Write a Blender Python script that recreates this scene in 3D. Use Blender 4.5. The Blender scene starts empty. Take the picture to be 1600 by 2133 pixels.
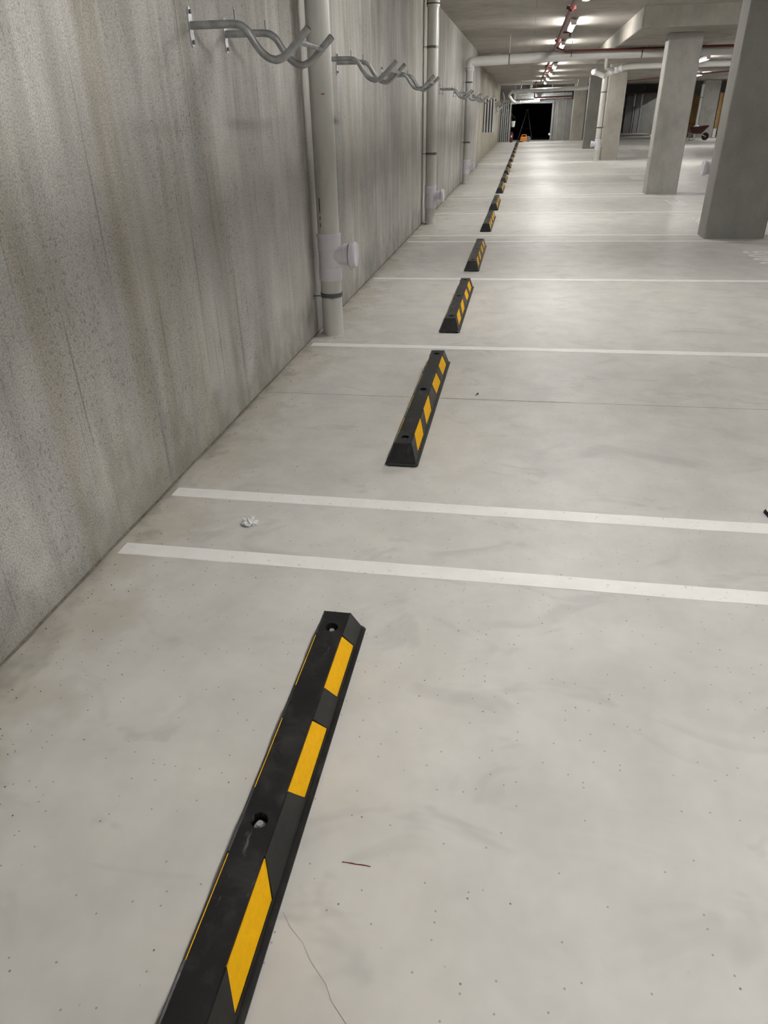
import bpy, bmesh, math, random
from mathutils import Vector, Matrix
random.seed(7)
sc = bpy.context.scene
COL = sc.collection

# ------------------------------------------------------------------ camera
cam_d = bpy.data.cameras.new('camera'); cam = bpy.data.objects.new('camera', cam_d); COL.objects.link(cam)
sc.camera = cam
CAM_H = 1.5
YAW, PITCH, ROLL, FPX = -0.18753, 0.51980, -0.01826, 1447.2
_f = Vector((math.sin(YAW)*math.cos(PITCH), math.cos(YAW)*math.cos(PITCH), -math.sin(PITCH)))
_r = Vector((math.cos(YAW), -math.sin(YAW), 0)); _u = _r.cross(_f)
_c, _s = math.cos(ROLL), math.sin(ROLL)
RR = _c*_r + _s*_u; UU = -_s*_r + _c*_u
cam.matrix_world = Matrix(((RR.x, UU.x, -_f.x, 0), (RR.y, UU.y, -_f.y, 0), (RR.z, UU.z, -_f.z, CAM_H), (0, 0, 0, 1)))
cam_d.sensor_fit = 'HORIZONTAL'; cam_d.sensor_width = 36.0; cam_d.lens = FPX/1600.0*36.0
cam_d.clip_start = 0.02; cam_d.clip_end = 300

# ------------------------------------------------------------------ world, exposure
w = bpy.data.worlds.new('world'); sc.world = w; w.use_nodes = True
w.node_tree.nodes['Background'].inputs[0].default_value = (0.75, 0.8, 0.85, 1)
w.node_tree.nodes['Background'].inputs[1].default_value = 0.02
vs = sc.view_settings
vs.view_transform = 'Standard'; vs.look = 'None'; vs.gamma = 1.0; vs.use_curve_mapping = False
vs.exposure = 0.0
cy = sc.cycles
cy.max_bounces = 4; cy.diffuse_bounces = 3; cy.glossy_bounces = 2; cy.transmission_bounces = 2; cy.volume_bounces = 0
cy.use_adaptive_sampling = True; cy.adaptive_threshold = .15; cy.adaptive_min_samples = 12; cy.caustics_reflective = False; cy.caustics_refractive = False; cy.use_denoising = True
LAMP = 152.0          # emission of every batten diffuser in the garage

# ------------------------------------------------------------------ constants of the place
S = 0.012648                       # cross fall of the floor
TILT = -math.atan(S)
XW = -1.54                         # face of the left wall
def fz(x): return S*x

# ------------------------------------------------------------------ materials
def nmat(name):
    m = bpy.data.materials.new(name); m.use_nodes = True
    nt = m.node_tree; b = nt.nodes['Principled BSDF']
    return m, nt, b
class G:
    """tiny node helper"""
    flat = False
    def __init__(s, nt): s.nt = nt; s.L = nt.links
    def n(s, t, **kw):
        nd = s.nt.nodes.new(t)
        for k, v in kw.items(): setattr(nd, k, v)
        return nd
    def coord(s, sx=1, sy=1, sz=1, loc=(0, 0, 0)):
        tc = s.n('ShaderNodeTexCoord'); mp = s.n('ShaderNodeMapping')
        mp.inputs['Scale'].default_value = (sx, sy, sz); mp.inputs['Location'].default_value = loc
        s.L.new(tc.outputs['Object'], mp.inputs[0]); return mp.outputs[0]
    def noise(s, vec, scale=1, detail=4, rough=.55, dist=0, d2=False):
        detail = min(detail, 3.0)
        nd = s.n('ShaderNodeTexNoise'); nd.noise_dimensions = '2D' if (d2 or s.flat) else '3D'; nd.inputs['Scale'].default_value = scale
        nd.inputs['Detail'].default_value = detail; nd.inputs['Roughness'].default_value = rough
        nd.inputs['Distortion'].default_value = dist
        s.L.new(vec, nd.inputs['Vector']); return nd.outputs['Fac']
    def ramp(s, fac, *stops):
        r = s.n('ShaderNodeValToRGB'); e = r.color_ramp.elements
        while len(e) < len(stops): e.new(0.5)
        for el, (p, c) in zip(e, stops):
            el.position = p; el.color = (c, c, c, 1) if not isinstance(c, tuple) else (*c, 1)
        s.L.new(fac, r.inputs[0]); return r.outputs[0]
    def mix(s, fac, a, b, mode='MIX'):
        m = s.n('ShaderNodeMix', data_type='RGBA', blend_type=mode)
        for sock, v in ((m.inputs[0], fac), (m.inputs[6], a), (m.inputs[7], b)):
            if isinstance(v, (int, float)): sock.default_value = v
            elif isinstance(v, tuple): sock.default_value = (*v, 1)
            else: s.L.new(v, sock)
        return m.outputs[2]
    def math(s, op, a, b=0.0):
        m = s.n('ShaderNodeMath', operation=op)
        for sock, v in ((m.inputs[0], a), (m.inputs[1], b)):
            if isinstance(v, (int, float)): sock.default_value = v
            else: s.L.new(v, sock)
        return m.outputs[0]
    def sep(s, vec):
        nd = s.n('ShaderNodeSeparateXYZ'); s.L.new(vec, nd.inputs[0]); return nd.outputs
    def bump(s, h, strength=.2, dist=.01):
        b = s.n('ShaderNodeBump'); b.inputs['Strength'].default_value = strength
        b.inputs['Distance'].default_value = dist; s.L.new(h, b.inputs['Height']); return b.outputs[0]

def mat_plain(name, col, rough=.5, metal=0., spec=.5, var=0., scale=20, bump=0.):
    m, nt, b = nmat(name); g = G(nt)
    b.inputs['Roughness'].default_value = rough; b.inputs['Metallic'].default_value = metal
    b.inputs['Specular IOR Level'].default_value = spec
    nf = g.noise(g.coord(), scale, 5)
    v = g.ramp(nf, (.3, 1-var), (.7, 1.0))
    nt.links.new(g.mix(1.0, col, v, 'MULTIPLY'), b.inputs['Base Color'])
    if bump: nt.links.new(g.bump(nf, bump, .004), b.inputs['Normal'])
    return m

def mat_wall(name, lo=(.475, .463, .437), hi=(.635, .622, .592), leak=True, stain=(.33, .265, .165)):
    """off-form concrete with vertical streaks, pits and seepage stains; lies in the YZ plane"""
    m, nt, b = nmat(name); g = G(nt)
    tc = g.n('ShaderNodeTexCoord'); xyz = g.sep(tc.outputs['Object'])
    def yz(sy, sz, oy=0., oz=0.):
        cb = g.n('ShaderNodeCombineXYZ')
        nt.links.new(g.math('MULTIPLY_ADD', xyz[1], sy), cb.inputs[0]); nt.links.new(g.math('MULTIPLY_ADD', xyz[2], sz), cb.inputs[1])
        cb.inputs[0].links[0].from_node.inputs[2].default_value = oy; cb.inputs[1].links[0].from_node.inputs[2].default_value = oz
        return cb.outputs[0]
    z = xyz[2]
    st = g.noise(yz(3.2, .34), 1.0, 3, .6, .5, d2=True)
    fine = g.noise(yz(19, 1.3, 3), 1.0, 3, .6, 0, d2=True)
    blot = g.noise(yz(1, .7), 1.5, 3, .7, 0, d2=True)
    c = g.mix(g.ramp(st, (.30, 0.), (.68, 1.)), lo, hi)
    c = g.mix(1.0, c, g.ramp(fine, (.3, .945), (.7, 1.03)), 'MULTIPLY')
    c = g.mix(1.0, c, g.ramp(blot, (.3, .84), (.66, 1.06)), 'MULTIPLY')
    och = g.noise(yz(1.5, .17, 4.4, 2), 1.0, 3, .62, .8, d2=True)                     # ochre seepage runs
    c = g.mix(g.math('MULTIPLY', g.ramp(och, (.54, 0.), (.68, 1.)), .32), c, stain)
    sp = g.noise(yz(1, .75), 190, 2, .6, d2=True)                                        # sandy speckle
    c = g.mix(1.0, c, g.ramp(sp, (.32, .66), (.60, 1.06)), 'MULTIPLY')
    pit = g.noise(yz(74, 40), 1.0, 2, .55, d2=True)                                    # pits, drawn out a little downwards
    pm = g.math('MULTIPLY', g.ramp(pit, (.60, 0.), (.67, 1.)), g.ramp(blot, (.35, 1.), (.62, .25)))
    c = g.mix(g.math('MULTIPLY', pm, .4), c, (.085, .08, .068))
    sc_ = g.noise(yz(30, .75, 5, 9), 1.0, 2, .5, 0, d2=True)                          # thin dark scratches
    c = g.mix(g.math('MULTIPLY', g.ramp(sc_, (.68, 0.), (.75, 1.)), .42), c, (.12, .11, .09))
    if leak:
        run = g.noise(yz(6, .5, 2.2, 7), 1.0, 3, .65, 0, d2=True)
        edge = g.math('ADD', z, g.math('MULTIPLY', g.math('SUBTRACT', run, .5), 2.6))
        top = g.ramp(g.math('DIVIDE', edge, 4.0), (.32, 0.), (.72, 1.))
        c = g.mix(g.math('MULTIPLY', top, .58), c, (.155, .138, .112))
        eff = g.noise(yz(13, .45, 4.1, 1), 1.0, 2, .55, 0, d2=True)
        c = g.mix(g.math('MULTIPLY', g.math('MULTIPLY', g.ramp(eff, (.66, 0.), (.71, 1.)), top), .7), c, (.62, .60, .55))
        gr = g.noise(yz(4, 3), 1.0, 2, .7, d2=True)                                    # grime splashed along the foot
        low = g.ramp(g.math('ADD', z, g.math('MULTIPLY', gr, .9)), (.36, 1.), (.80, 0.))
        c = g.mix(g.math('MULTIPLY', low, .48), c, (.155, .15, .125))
    nt.links.new(c, b.inputs['Base Color'])
    b.inputs['Roughness'].default_value = .85; b.inputs['Specular IOR Level'].default_value = .2
    nt.links.new(g.bump(sp, .25, .004), b.inputs['Normal'])
    return m

def mat_concrete(name, col, var=.22, pits=.6, rough=.85, vscale=1.0, seams=None):
    m, nt, b = nmat(name); g = G(nt)
    big = g.noise(g.coord(), 1.1*vscale, 6, .6, .4); med = g.noise(g.coord(3, 3, 1.4), 2.2, 5, .6)
    c = g.mix(1.0, col, g.ramp(big, (.3, 1-var), (.68, 1.06)), 'MULTIPLY')
    c = g.mix(1.0, c, g.ramp(med, (.3, 1-var*.6), (.7, 1.04)), 'MULTIPLY')
    pit = g.noise(g.coord(), 55, 2, .5)
    c = g.mix(g.math('MULTIPLY', g.ramp(pit, (.66, 0.), (.72, 1.)), pits), c, tuple(v*.35 for v in col))
    if seams:
        bt = g.n('ShaderNodeTexBrick'); bt.offset = .5
        bt.inputs['Scale'].default_value = 1.0; bt.inputs['Mortar Size'].default_value = .012
        bt.inputs['Mortar Smooth'].default_value = .4
        bt.inputs['Brick Width'].default_value = seams[0]; bt.inputs['Row Height'].default_value = seams[1]
        nt.links.new(g.coord(), bt.inputs['Vector'])
        c = g.mix(g.math('MULTIPLY', bt.outputs['Fac'], .45), c, tuple(v*.4 for v in col))
    nt.links.new(c, b.inputs['Base Color'])
    b.inputs['Roughness'].default_value = rough; b.inputs['Specular IOR Level'].default_value = .25
    nt.links.new(g.bump(g.noise(g.coord(), 40, 2), .2, .006), b.inputs['Normal'])
    return m

def mat_floor():
    m, nt, b = nmat('floor_concrete'); g = G(nt); g.flat = True
    base = (.585, .570, .542)
    tc = g.n('ShaderNodeTexCoord'); P = tc.outputs['Object']; x = g.sep(P)[0]
    big = g.noise(P, .75, 3, .6, 0); med = g.noise(P, 4.0, 3, .65, 0)
    c = g.mix(1.0, base, g.ramp(big, (.3, .90), (.7, 1.05)), 'MULTIPLY')
    c = g.mix(1.0, c, g.ramp(med, (.28, .90), (.7, 1.04)), 'MULTIPLY')
    c = g.mix(g.math('MULTIPLY', g.ramp(big, (.50, 0.), (.70, 1.)), .22), c, (.53, .485, .42))
    # tyre and trowel scuffs, drawn out in curved smears
    sm = g.noise(g.coord(1.5, 2.6, 1, (3.3, 1.9, 0)), 1.6, 3, .7, .6)
    c = g.mix(g.math('MULTIPLY', g.ramp(sm, (.58, 0.), (.72, 1.)), .24), c, (.25, .245, .24))
    c = g.mix(g.math('MULTIPLY', g.ramp(sm, (.30, 1.), (.40, 0.)), .14), c, (.63, .615, .59))
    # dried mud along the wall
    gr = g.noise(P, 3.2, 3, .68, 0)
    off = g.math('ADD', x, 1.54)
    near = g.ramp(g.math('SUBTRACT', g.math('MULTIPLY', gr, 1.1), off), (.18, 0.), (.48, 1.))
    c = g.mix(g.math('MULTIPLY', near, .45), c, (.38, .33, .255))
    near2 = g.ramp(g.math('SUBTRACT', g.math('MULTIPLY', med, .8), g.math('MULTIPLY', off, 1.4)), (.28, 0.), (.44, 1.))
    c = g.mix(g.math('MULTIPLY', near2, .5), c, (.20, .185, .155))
    # specks
    for i, (sc_, th, colr, k) in enumerate(((30, .06, (.13, .12, .10), .6), (11, .024, (.12, .09, .07), .8))):
        v = g.n('ShaderNodeTexVoronoi'); v.voronoi_dimensions = '2D'; v.inputs['Scale'].default_value = sc_
        nt.links.new(P, v.inputs['Vector'])
        keep = g.ramp(g.sep(v.outputs['Color'])[0], (.86, 0.), (.88, 1.))
        dot = g.ramp(v.outputs['Distance'], (th*.8, 1.), (th*1.5, 0.))
        c = g.mix(g.math('MULTIPLY', g.math('MULTIPLY', dot, keep), k), c, colr)
    nt.links.new(c, b.inputs['Base Color'])
    nt.links.new(g.ramp(big, (.3, .42), (.7, .56)), b.inputs['Roughness'])
    b.inputs['Specular IOR Level'].default_value = .38
    return m

def mat_paint():
    m, nt, b = nmat('white_line_paint'); g = G(nt)
    a = g.noise(g.coord(), 6, 6, .65); d = g.noise(g.coord(), 45, 4, .6)
    c = g.mix(g.ramp(a, (.38, .0), (.75, .5)), (.80, .795, .775), (.66, .64, .60))
    c = g.mix(g.math('MULTIPLY', g.ramp(d, (.64, 0.), (.72, 1.)), .55), c, (.45, .43, .40))
    nt.links.new(c, b.inputs['Base Color']); b.inputs['Roughness'].default_value = .5
    nt.links.new(g.bump(d, .12, .003), b.inputs['Normal'])
    return m

def mat_rubber():
    m, nt, b = nmat('black_rubber'); g = G(nt)
    a = g.noise(g.coord(), 14, 7, .7, .5); d = g.noise(g.coord(), 120, 3, .6)
    c = g.mix(g.ramp(a, (.48, 0.), (.74, 1.)), (.006, .006, .0065), (.024, .023, .021))
    c = g.mix(g.math('MULTIPLY', g.ramp(g.noise(g.coord(2, .5, 1, (1, 4, 2)), 18, 6, .7), (.66, 0.), (.74, 1.)), .5), c, (.17, .165, .15))
    nt.links.new(c, b.inputs['Base Color'])
    nt.links.new(g.ramp(a, (.3, .36), (.7, .52)), b.inputs['Roughness'])
    b.inputs['Specular IOR Level'].default_value = .42
    nt.links.new(g.bump(d, .14, .002), b.inputs['Normal'])
    return m

def mat_emit(name, col, strength):
    m, nt, b = nmat(name)
    b.inputs['Base Color'].default_value = (.9, .9, .9, 1)
    b.inputs['Emission Color'].default_value = (*col, 1); b.inputs['Emission Strength'].default_value = strength
    b.inputs['Roughness'].default_value = .4
    return m

M = {}
M['wall'] = mat_wall('streaked_wall_concrete')
M['wallfar'] = mat_wall('yellowed_wall_concrete', (.36, .33, .265), (.56, .525, .44), True, (.33, .25, .13))
M['floor'] = mat_floor()
M['ceil'] = mat_concrete('ceiling_concrete', (.40, .375, .335), .20, .3, .85, 1.0, (3.6, 1.2))
M['beam'] = mat_concrete('beam_concrete', (.37, .345, .305), .24, .5)
M['col_dark'] = mat_concrete('dark_column_concrete', (.295, .286, .268), .16, .5)
M['col_pale'] = mat_concrete('pale_column_concrete', (.43, .42, .39), .20, .6)
M['col_warm'] = mat_concrete('warm_column_concrete', (.42, .395, .345), .18, .4)
M['endwall'] = mat_concrete('end_wall_concrete', (.27, .262, .25), .2, .3)
M['darkwall'] = mat_concrete('unlit_room_concrete', (.06, .06, .06), .2, .2)  # concrete tinted near black, so the store's darkness is in its colour
M['paint'] = mat_paint()
M['rubber'] = mat_rubber()
M['yellow'] = mat_plain('yellow_reflector', (1.0, .53, .004), .6, 0, .15, .10, 60, .25)
M['galv'] = mat_plain('galvanised_steel', (.44, .45, .45), .42, .75, .5, .35, 25, .12)
M['galvp'] = mat_plain('bright_galvanised_plate', (.62, .63, .65), .38, .7, .5, .4, 40, .1)
M['black'] = mat_plain('black_hole', (.010, .010, .010), .8)  # flat black, also the painted shade in rack tubes and lobby doorway
M['zinc'] = mat_plain('zinc_bolt', (.70, .71, .72), .32, .8, .5, .1)
M['pvc'] = mat_plain('grey_white_pvc', (.57, .563, .53), .34, 0, .5, .10, 4)
M['lav'] = mat_plain('lavender_white_pvc', (.67, .64, .69), .38, 0, .5, .06, 12)
M['pvcw'] = mat_plain('white_pvc', (.72, .715, .69), .34, 0, .5, .08, 4)
M['clamp'] = mat_plain('steel_clamp', (.20, .21, .20), .40, .8, .5, .3)
M['red'] = mat_plain('red_pipe_paint', (.13, .012, .013), .42, 0, .5, .3, 6)
M['white'] = mat_plain('white_plastic', (.78, .78, .77), .45)
M['lamp'] = mat_emit('lit_diffuser', (1.0, .985, .95), LAMP)
M['grit'] = mat_plain('dark_grit', (.085, .078, .066), .9, 0, .2, .5, 200)
M['paper'] = mat_plain('crumpled_paper', (.80, .80, .80), .8, 0, .3, .25, 60, .5)
M['joint'] = mat_plain('joint_filler', (.24, .22, .18), .9, 0, .2, .5, 40)
M['ply'] = mat_plain('plywood', (.50, .33, .15), .7, 0, .3, .45, 3)
M['timber'] = mat_plain('timber', (.36, .20, .085), .7, 0, .3, .4, 6)
M['maroon'] = mat_plain('maroon_tray', (.095, .018, .022), .5, 0, .4, .4, 8)
M['tyre'] = mat_plain('tyre_rubber', (.02, .02, .02), .8)
M['orange'] = mat_plain('orange_plastic', (.75, .26, .03), .5, 0, .5, .25, 20)
M['steelgrey'] = mat_plain('grey_painted_steel', (.30, .30, .31), .5, .2, .5, .15, 3)
M['rust'] = mat_plain('rust_mark', (.30, .12, .03), .9)

# ------------------------------------------------------------------ mesh building
class MB:
    def __init__(s): s.v = []; s.f = []; s.sm = []
    def add(s, vs, fs, smooth=False):
        o = len(s.v); s.v += [tuple(v) for v in vs]
        for f in fs: s.f.append([i+o for i in f]); s.sm.append(smooth)
        return s
    def box(s, x0, x1, y0, y1, z0, z1):
        vs = [(x, y, z) for z in (z0, z1) for y in (y0, y1) for x in (x0, x1)]
        return s.add(vs, [(0, 2, 3, 1), (4, 5, 7, 6), (0, 1, 5, 4), (2, 6, 7, 3), (0, 4, 6, 2), (1, 3, 7, 5)])
    def cbox(s, x0, x1, y0, y1, z0, z1, c=.01):
        """box with chamfered vertical edges and top/bottom edges"""
        def ring(z, i):
            a, b_, e, f = x0+i, x1-i, y0+i, y1-i; k = c
            return [(a+k, e, z), (b_-k, e, z), (b_, e+k, z), (b_, f-k, z), (b_-k, f, z), (a+k, f, z), (a, f-k, z), (a, e+k, z)]
        rs = [ring(z0, c*.5), ring(z0+c*.5, 0), ring(z1-c*.5, 0), ring(z1, c*.5)]
        vs = sum(rs, []); fs = [list(range(7, -1, -1)), list(range(24, 32))]
        for k in range(3):
            for i in range(8): j = (i+1) % 8; fs.append((k*8+i, k*8+j, k*8+8+j, k*8+8+i))
        return s.add(vs, fs)
    def tube(s, pts, r, n=16, caps=True, rs=None, inner=None):
        pts = [Vector(p) for p in pts]; m = len(pts); rs = rs or [r]*m
        t0 = (pts[1]-pts[0]).normalized()
        a = Vector((0, 0, 1)) if abs(t0.z) < .9 else Vector((1, 0, 0))
        nx = t0.cross(a).normalized(); rings = []; frames = []
        prev = t0
        for i in range(m):
            t = ((pts[min(i+1, m-1)]-pts[i]).normalized() + (pts[i]-pts[max(i-1, 0)]).normalized())
            t = t.normalized() if t.length > 1e-9 else prev
            ax = prev.cross(t)
            if ax.length > 1e-7: nx = Matrix.Rotation(prev.angle(t), 3, ax.normalized()) @ nx
            ny = t.cross(nx); prev = t; frames.append((nx.copy(), ny.copy()))
            rings.append([pts[i] + rs[i]*(math.cos(2*math.pi*k/n)*nx + math.sin(2*math.pi*k/n)*ny) for k in range(n)])
        fs = []
        for i in range(m-1):
            for k in range(n):
                j = (k+1) % n; fs.append((i*n+k, i*n+j, (i+1)*n+j, (i+1)*n+k))
        s.add(sum(rings, []), fs, True)
        if caps:
            s.add(rings[0], [list(range(n-1, -1, -1))]); s.add(rings[-1], [list(range(n))])
        elif inner:                              # open far end: rim and bore
            rim = rings[-1]; ri = [pts[-1] + (v-pts[-1])*inner for v in rim]
            d = (pts[-1]-pts[-2]).normalized()*-.03
            bore = [v+d for v in ri]
            s.add(rings[0], [list(range(n-1, -1, -1))])
            s.add(rim+ri, [(k, (k+1) % n, n+(k+1) % n, n+k) for k in range(n)])
            s.add(ri+bore, [(k, (k+1) % n, n+(k+1) % n, n+k) for k in range(n)], True)
            s.add(bore, [list(range(n))])
        return s
    def lathe(s, prof, c=(0, 0, 0), axis='Z', n=24):
        """prof: list of (r, h); sharp profile"""
        def P(r, h, k):
            a = 2*math.pi*k/n; x, y = r*math.cos(a), r*math.sin(a)
            q = {'Z': (x, y, h), 'X': (h, x, y), 'Y': (y, h, x)}[axis]
            return (q[0]+c[0], q[1]+c[1], q[2]+c[2])
        for (r0, h0), (r1, h1) in zip(prof, prof[1:]):
            vs = [P(r0, h0, k) for k in range(n)]+[P(r1, h1, k) for k in range(n)]
            s.add(vs, [(k, (k+1) % n, n+(k+1) % n, n+k) for k in range(n)], abs(h1-h0) > 1e-6)
        return s
    def prism(s, poly, d):
        n = len(poly); d = Vector(d); a = [Vector(p) for p in poly]; b_ = [p+d for p in a]
        return s.add(a+b_, [list(range(n-1, -1, -1)), list(range(n, 2*n))]+[(k, (k+1) % n, n+(k+1) % n, n+k) for k in range(n)])
    def mesh(s, name, mat):
        me = bpy.data.meshes.new(name); me.from_pydata(s.v, [], s.f)
        me.polygons.foreach_set('use_smooth', s.sm); me.update()
        bm = bmesh.new(); bm.from_mesh(me); bmesh.ops.recalc_face_normals(bm, faces=bm.faces); bm.to_mesh(me); bm.free()
        if mat is not None: me.materials.append(mat)
        return me
    def build(s, name, mat, parent=None, **kw): return link(name, s.mesh(name, M[mat] if isinstance(mat, str) else mat), parent, **kw)

def link(name, me, parent=None, loc=None, rot=None):
    o = bpy.data.objects.new(name, me); COL.objects.link(o)
    if parent: o.parent = parent
    if loc: o.location = loc
    if rot: o.rotation_euler = rot
    return o
def tag(o, label=None, cat=None, group=None, kind=None):
    for k, v in (('label', label), ('category', cat), ('group', group), ('kind', kind)):
        if v: o[k] = v
    return o
def empty(name, loc=(0, 0, 0), rot=(0, 0, 0)):
    o = bpy.data.objects.new(name, None); COL.objects.link(o); o.location = loc; o.rotation_euler = rot
    o.empty_display_size = .1; return o
def copy_tree(o, parent=None):
    c = o.copy(); COL.objects.link(c)
    if parent: c.parent = parent
    for ch in list(o.children): copy_tree(ch, c)
    return c
def fillet(pts, r, n=6):
    pts = [Vector(p) for p in pts]; out = [pts[0]]
    for i in range(1, len(pts)-1):
        a = (pts[i-1]-pts[i]); b_ = (pts[i+1]-pts[i]); d = min(r, a.length*.49, b_.length*.49)
        p0 = pts[i]+a.normalized()*d; p1 = pts[i]+b_.normalized()*d
        for k in range(n+1):
            t = k/n; out.append((1-t)**2*p0 + 2*t*(1-t)*pts[i] + t*t*p1)
    return out+[pts[-1]]
ORD = ['nearest', 'second', 'third', 'fourth', 'fifth', 'sixth', 'seventh', 'eighth', 'ninth', 'tenth', 'eleventh', 'twelfth', 'thirteenth', 'fourteenth', 'fifteenth', 'sixteenth', 'seventeenth', 'eighteenth', 'nineteenth', 'twentieth']

# ================================================================== THE SHELL
XR, YB, YE = 17.0, -7.0, 46.6
CEIL, CEIL2, YSTEP = 3.0, 2.80, 24.4
def struct(mb, name, mat, label=None):
    o = mb.build(name, mat); tag(o, label, None, None, 'structure'); return o
# floor: a slab with its cross fall
mb = MB(); x0, x1, y0, y1 = -1.8, XR+.3, YB-.2, 58
mb.add([(x0, y0, fz(x0)), (x1, y0, fz(x1)), (x1, y1, fz(x1)), (x0, y1, fz(x0)), (x0, y0, -.4), (x1, y0, -.4), (x1, y1, -.4), (x0, y1, -.4)],
       [(0, 1, 2, 3), (7, 6, 5, 4), (0, 4, 5, 1), (1, 5, 6, 2), (2, 6, 7, 3), (3, 7, 4, 0)])
struct(mb, 'floor', 'floor', 'pale grey trowelled concrete garage floor')
struct(MB().box(-1.84, XW, YB-.2, 25.4, -.38, 3.3), 'wall_left', 'wall', 'streaked grey concrete wall running along the bays')
struct(MB().box(-1.90, -1.66, 25.4, YE+.2, -.38, 3.3), 'wall_left_rear', 'wallfar', 'yellowed rear stretch of the concrete wall')
struct(MB().box(XR, XR+.3, YB-.2, 58, -.38, 3.3), 'wall_right', 'endwall')
struct(MB().box(-1.84, XR+.3, YB-.5, YB-.2, -.38, 3.3), 'wall_back', 'endwall')
struct(MB().box(-1.84, XR+.3, YB-.5, YSTEP, CEIL, 3.3), 'ceiling', 'ceil', 'raw concrete soffit over the near bays')
struct(MB().box(-1.90, XR+.3, YSTEP, 58, CEIL2, 3.3), 'ceiling_rear', 'ceil', 'lower concrete soffit beyond the cross pipe')
struct(MB().box(-1.68, -1.541, 25.40, 25.47, -.02, 3.0), 'trim_8', 'darkwall', 'dark vertical strip painted as the shade where the wall steps back')  # dark strip standing in for the shadow of the wall step
# joint between wall and floor, with its crumbling filler
mb = MB(); n = 190
vs = []
for i in range(n+1):
    y = -1.0+i*.142; wdt = .006+.008*random.random(); hgt = .004+.006*random.random()
    vs += [(XW-.01, y, fz(XW)-.01), (XW-.001, y, fz(XW)+hgt), (XW+wdt, y, fz(XW)+.0035)]
fs = []
for i in range(n):
    a = i*3
    fs += [(a+1, a+4, a+5, a+2)]
mb.add(vs, fs); struct(mb, 'trim_1', 'joint', 'crumbling dark filler along the foot of the wall')
# end wall with the dark roller door opening
def rect(x0, x1, z0, z1, y=YE, t=.25): return (x0, x1, y, y+t, z0, z1)
struct(MB().box(*rect(1.36, 4.9, -.3, 3.0)), 'wall_end', 'endwall', 'grey panelled concrete end wall')
struct(MB().box(*rect(-1.7, 1.36, 2.02, 3.0)), 'wall_end_lintel', 'endwall')
struct(MB().box(-1.9, -.96, YE, YE+.25, -.3, 2.02), 'wall_end_left', 'endwall')
for i, x in enumerate((1.62, 2.05)):
    struct(MB().box(x, x+.03, YE-.02, YE, .0, 2.75), 'trim_%d' % (i+2), 'col_warm', 'pale vertical joint strip on the end wall')
# unlit room behind the door
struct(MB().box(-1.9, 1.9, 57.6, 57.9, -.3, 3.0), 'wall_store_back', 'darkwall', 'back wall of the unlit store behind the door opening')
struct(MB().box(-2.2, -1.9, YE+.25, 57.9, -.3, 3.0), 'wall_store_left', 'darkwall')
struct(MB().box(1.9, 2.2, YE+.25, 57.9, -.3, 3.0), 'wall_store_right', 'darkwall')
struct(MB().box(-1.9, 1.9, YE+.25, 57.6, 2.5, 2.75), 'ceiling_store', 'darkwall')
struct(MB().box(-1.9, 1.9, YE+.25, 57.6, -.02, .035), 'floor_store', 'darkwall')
d1 = MB().box(1.30, 1.40, YE-.06, YE+.02, .0, 1.92); d1 = d1.build('door_1', 'steelgrey'); tag(d1, 'grey steel frame around the dark door opening', None, None, 'structure')
MB().box(-1.0, 1.40, YE-.06, YE+.02, 1.90, 2.02).build('door_head', 'steelgrey', d1)
MB().box(-.96, 1.36, YE-.04, YE+.1, -.01, .06).build('threshold', 'steelgrey', d1)
MB().lathe([(0, -.02), (.06, -.02), (.06, .05), (0, .05)], (1.27, YE-.08, .36), 'Y', 10).build('door_stop', 'white', d1)
# side lobby seen between the third column and its neighbour
struct(MB().box(4.9, 12.5, 53.0, 53.3, -.3, 3.0), 'wall_lobby', 'endwall', 'dim lobby wall with pipes and door frames')
struct(MB().box(4.65, 4.9, YE, 53.3, -.3, 3.0), 'wall_lobby_left', 'endwall')
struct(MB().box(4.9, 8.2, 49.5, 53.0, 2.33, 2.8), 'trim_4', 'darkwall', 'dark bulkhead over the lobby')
d2 = MB().box(5.05, 5.95, 52.93, 53.0, .07, 2.05).build('door_2', 'black'); tag(d2, 'black panel painted as the shade of a doorway in the lobby wall', None, None, 'structure')  # black slab put in as the shade of an opening
MB().box(5.50, 5.58, 52.88, 53.0, .07, 1.55).build('door_post', 'white', d2)
MB().box(5.62, 5.95, 52.86, 53.0, .07, 1.45).build('door_leaf', 'steelgrey', d2)
MB().box(5.05, 5.98, 52.86, 52.93, 1.62, 2.15).build('transom_panel', 'steelgrey', d2)
d3 = MB().box(6.12, 6.95, 52.93, 53.0, .07, 2.3).build('door_3', 'steelgrey'); tag(d3, 'grey framed door in the lobby wall', None, None, 'structure')
MB().box(6.04, 6.12, 52.86, 53.0, .07, 2.3).build('door_post', 'steelgrey', d3)
MB().box(6.58, 6.63, 52.86, 52.93, .07, 2.3).build('meeting_rail', 'darkwall', d3)
struct(MB().box(4.9, 7.4, 50.5, 53.0, .06, .19), 'trim_5', 'col_warm', 'low concrete upstand at the lobby')
struct(MB().box(7.9, 12.5, 49.4, 49.7, -.3, 3.0), 'wall_lobby_right', 'endwall')
struct(MB().box(12.5, XR+.3, 49.4, 49.7, -.3, 3.0), 'wall_end_right', 'endwall')
# downstand band beam over the columns
bm_ = MB().cbox(1.78, 3.70, 14.8, YSTEP, 2.70, CEIL+.02, .02).build('band_beam', 'beam')
tag(bm_, 'wide concrete band beam under the ceiling above the columns', 'beam')

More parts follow.
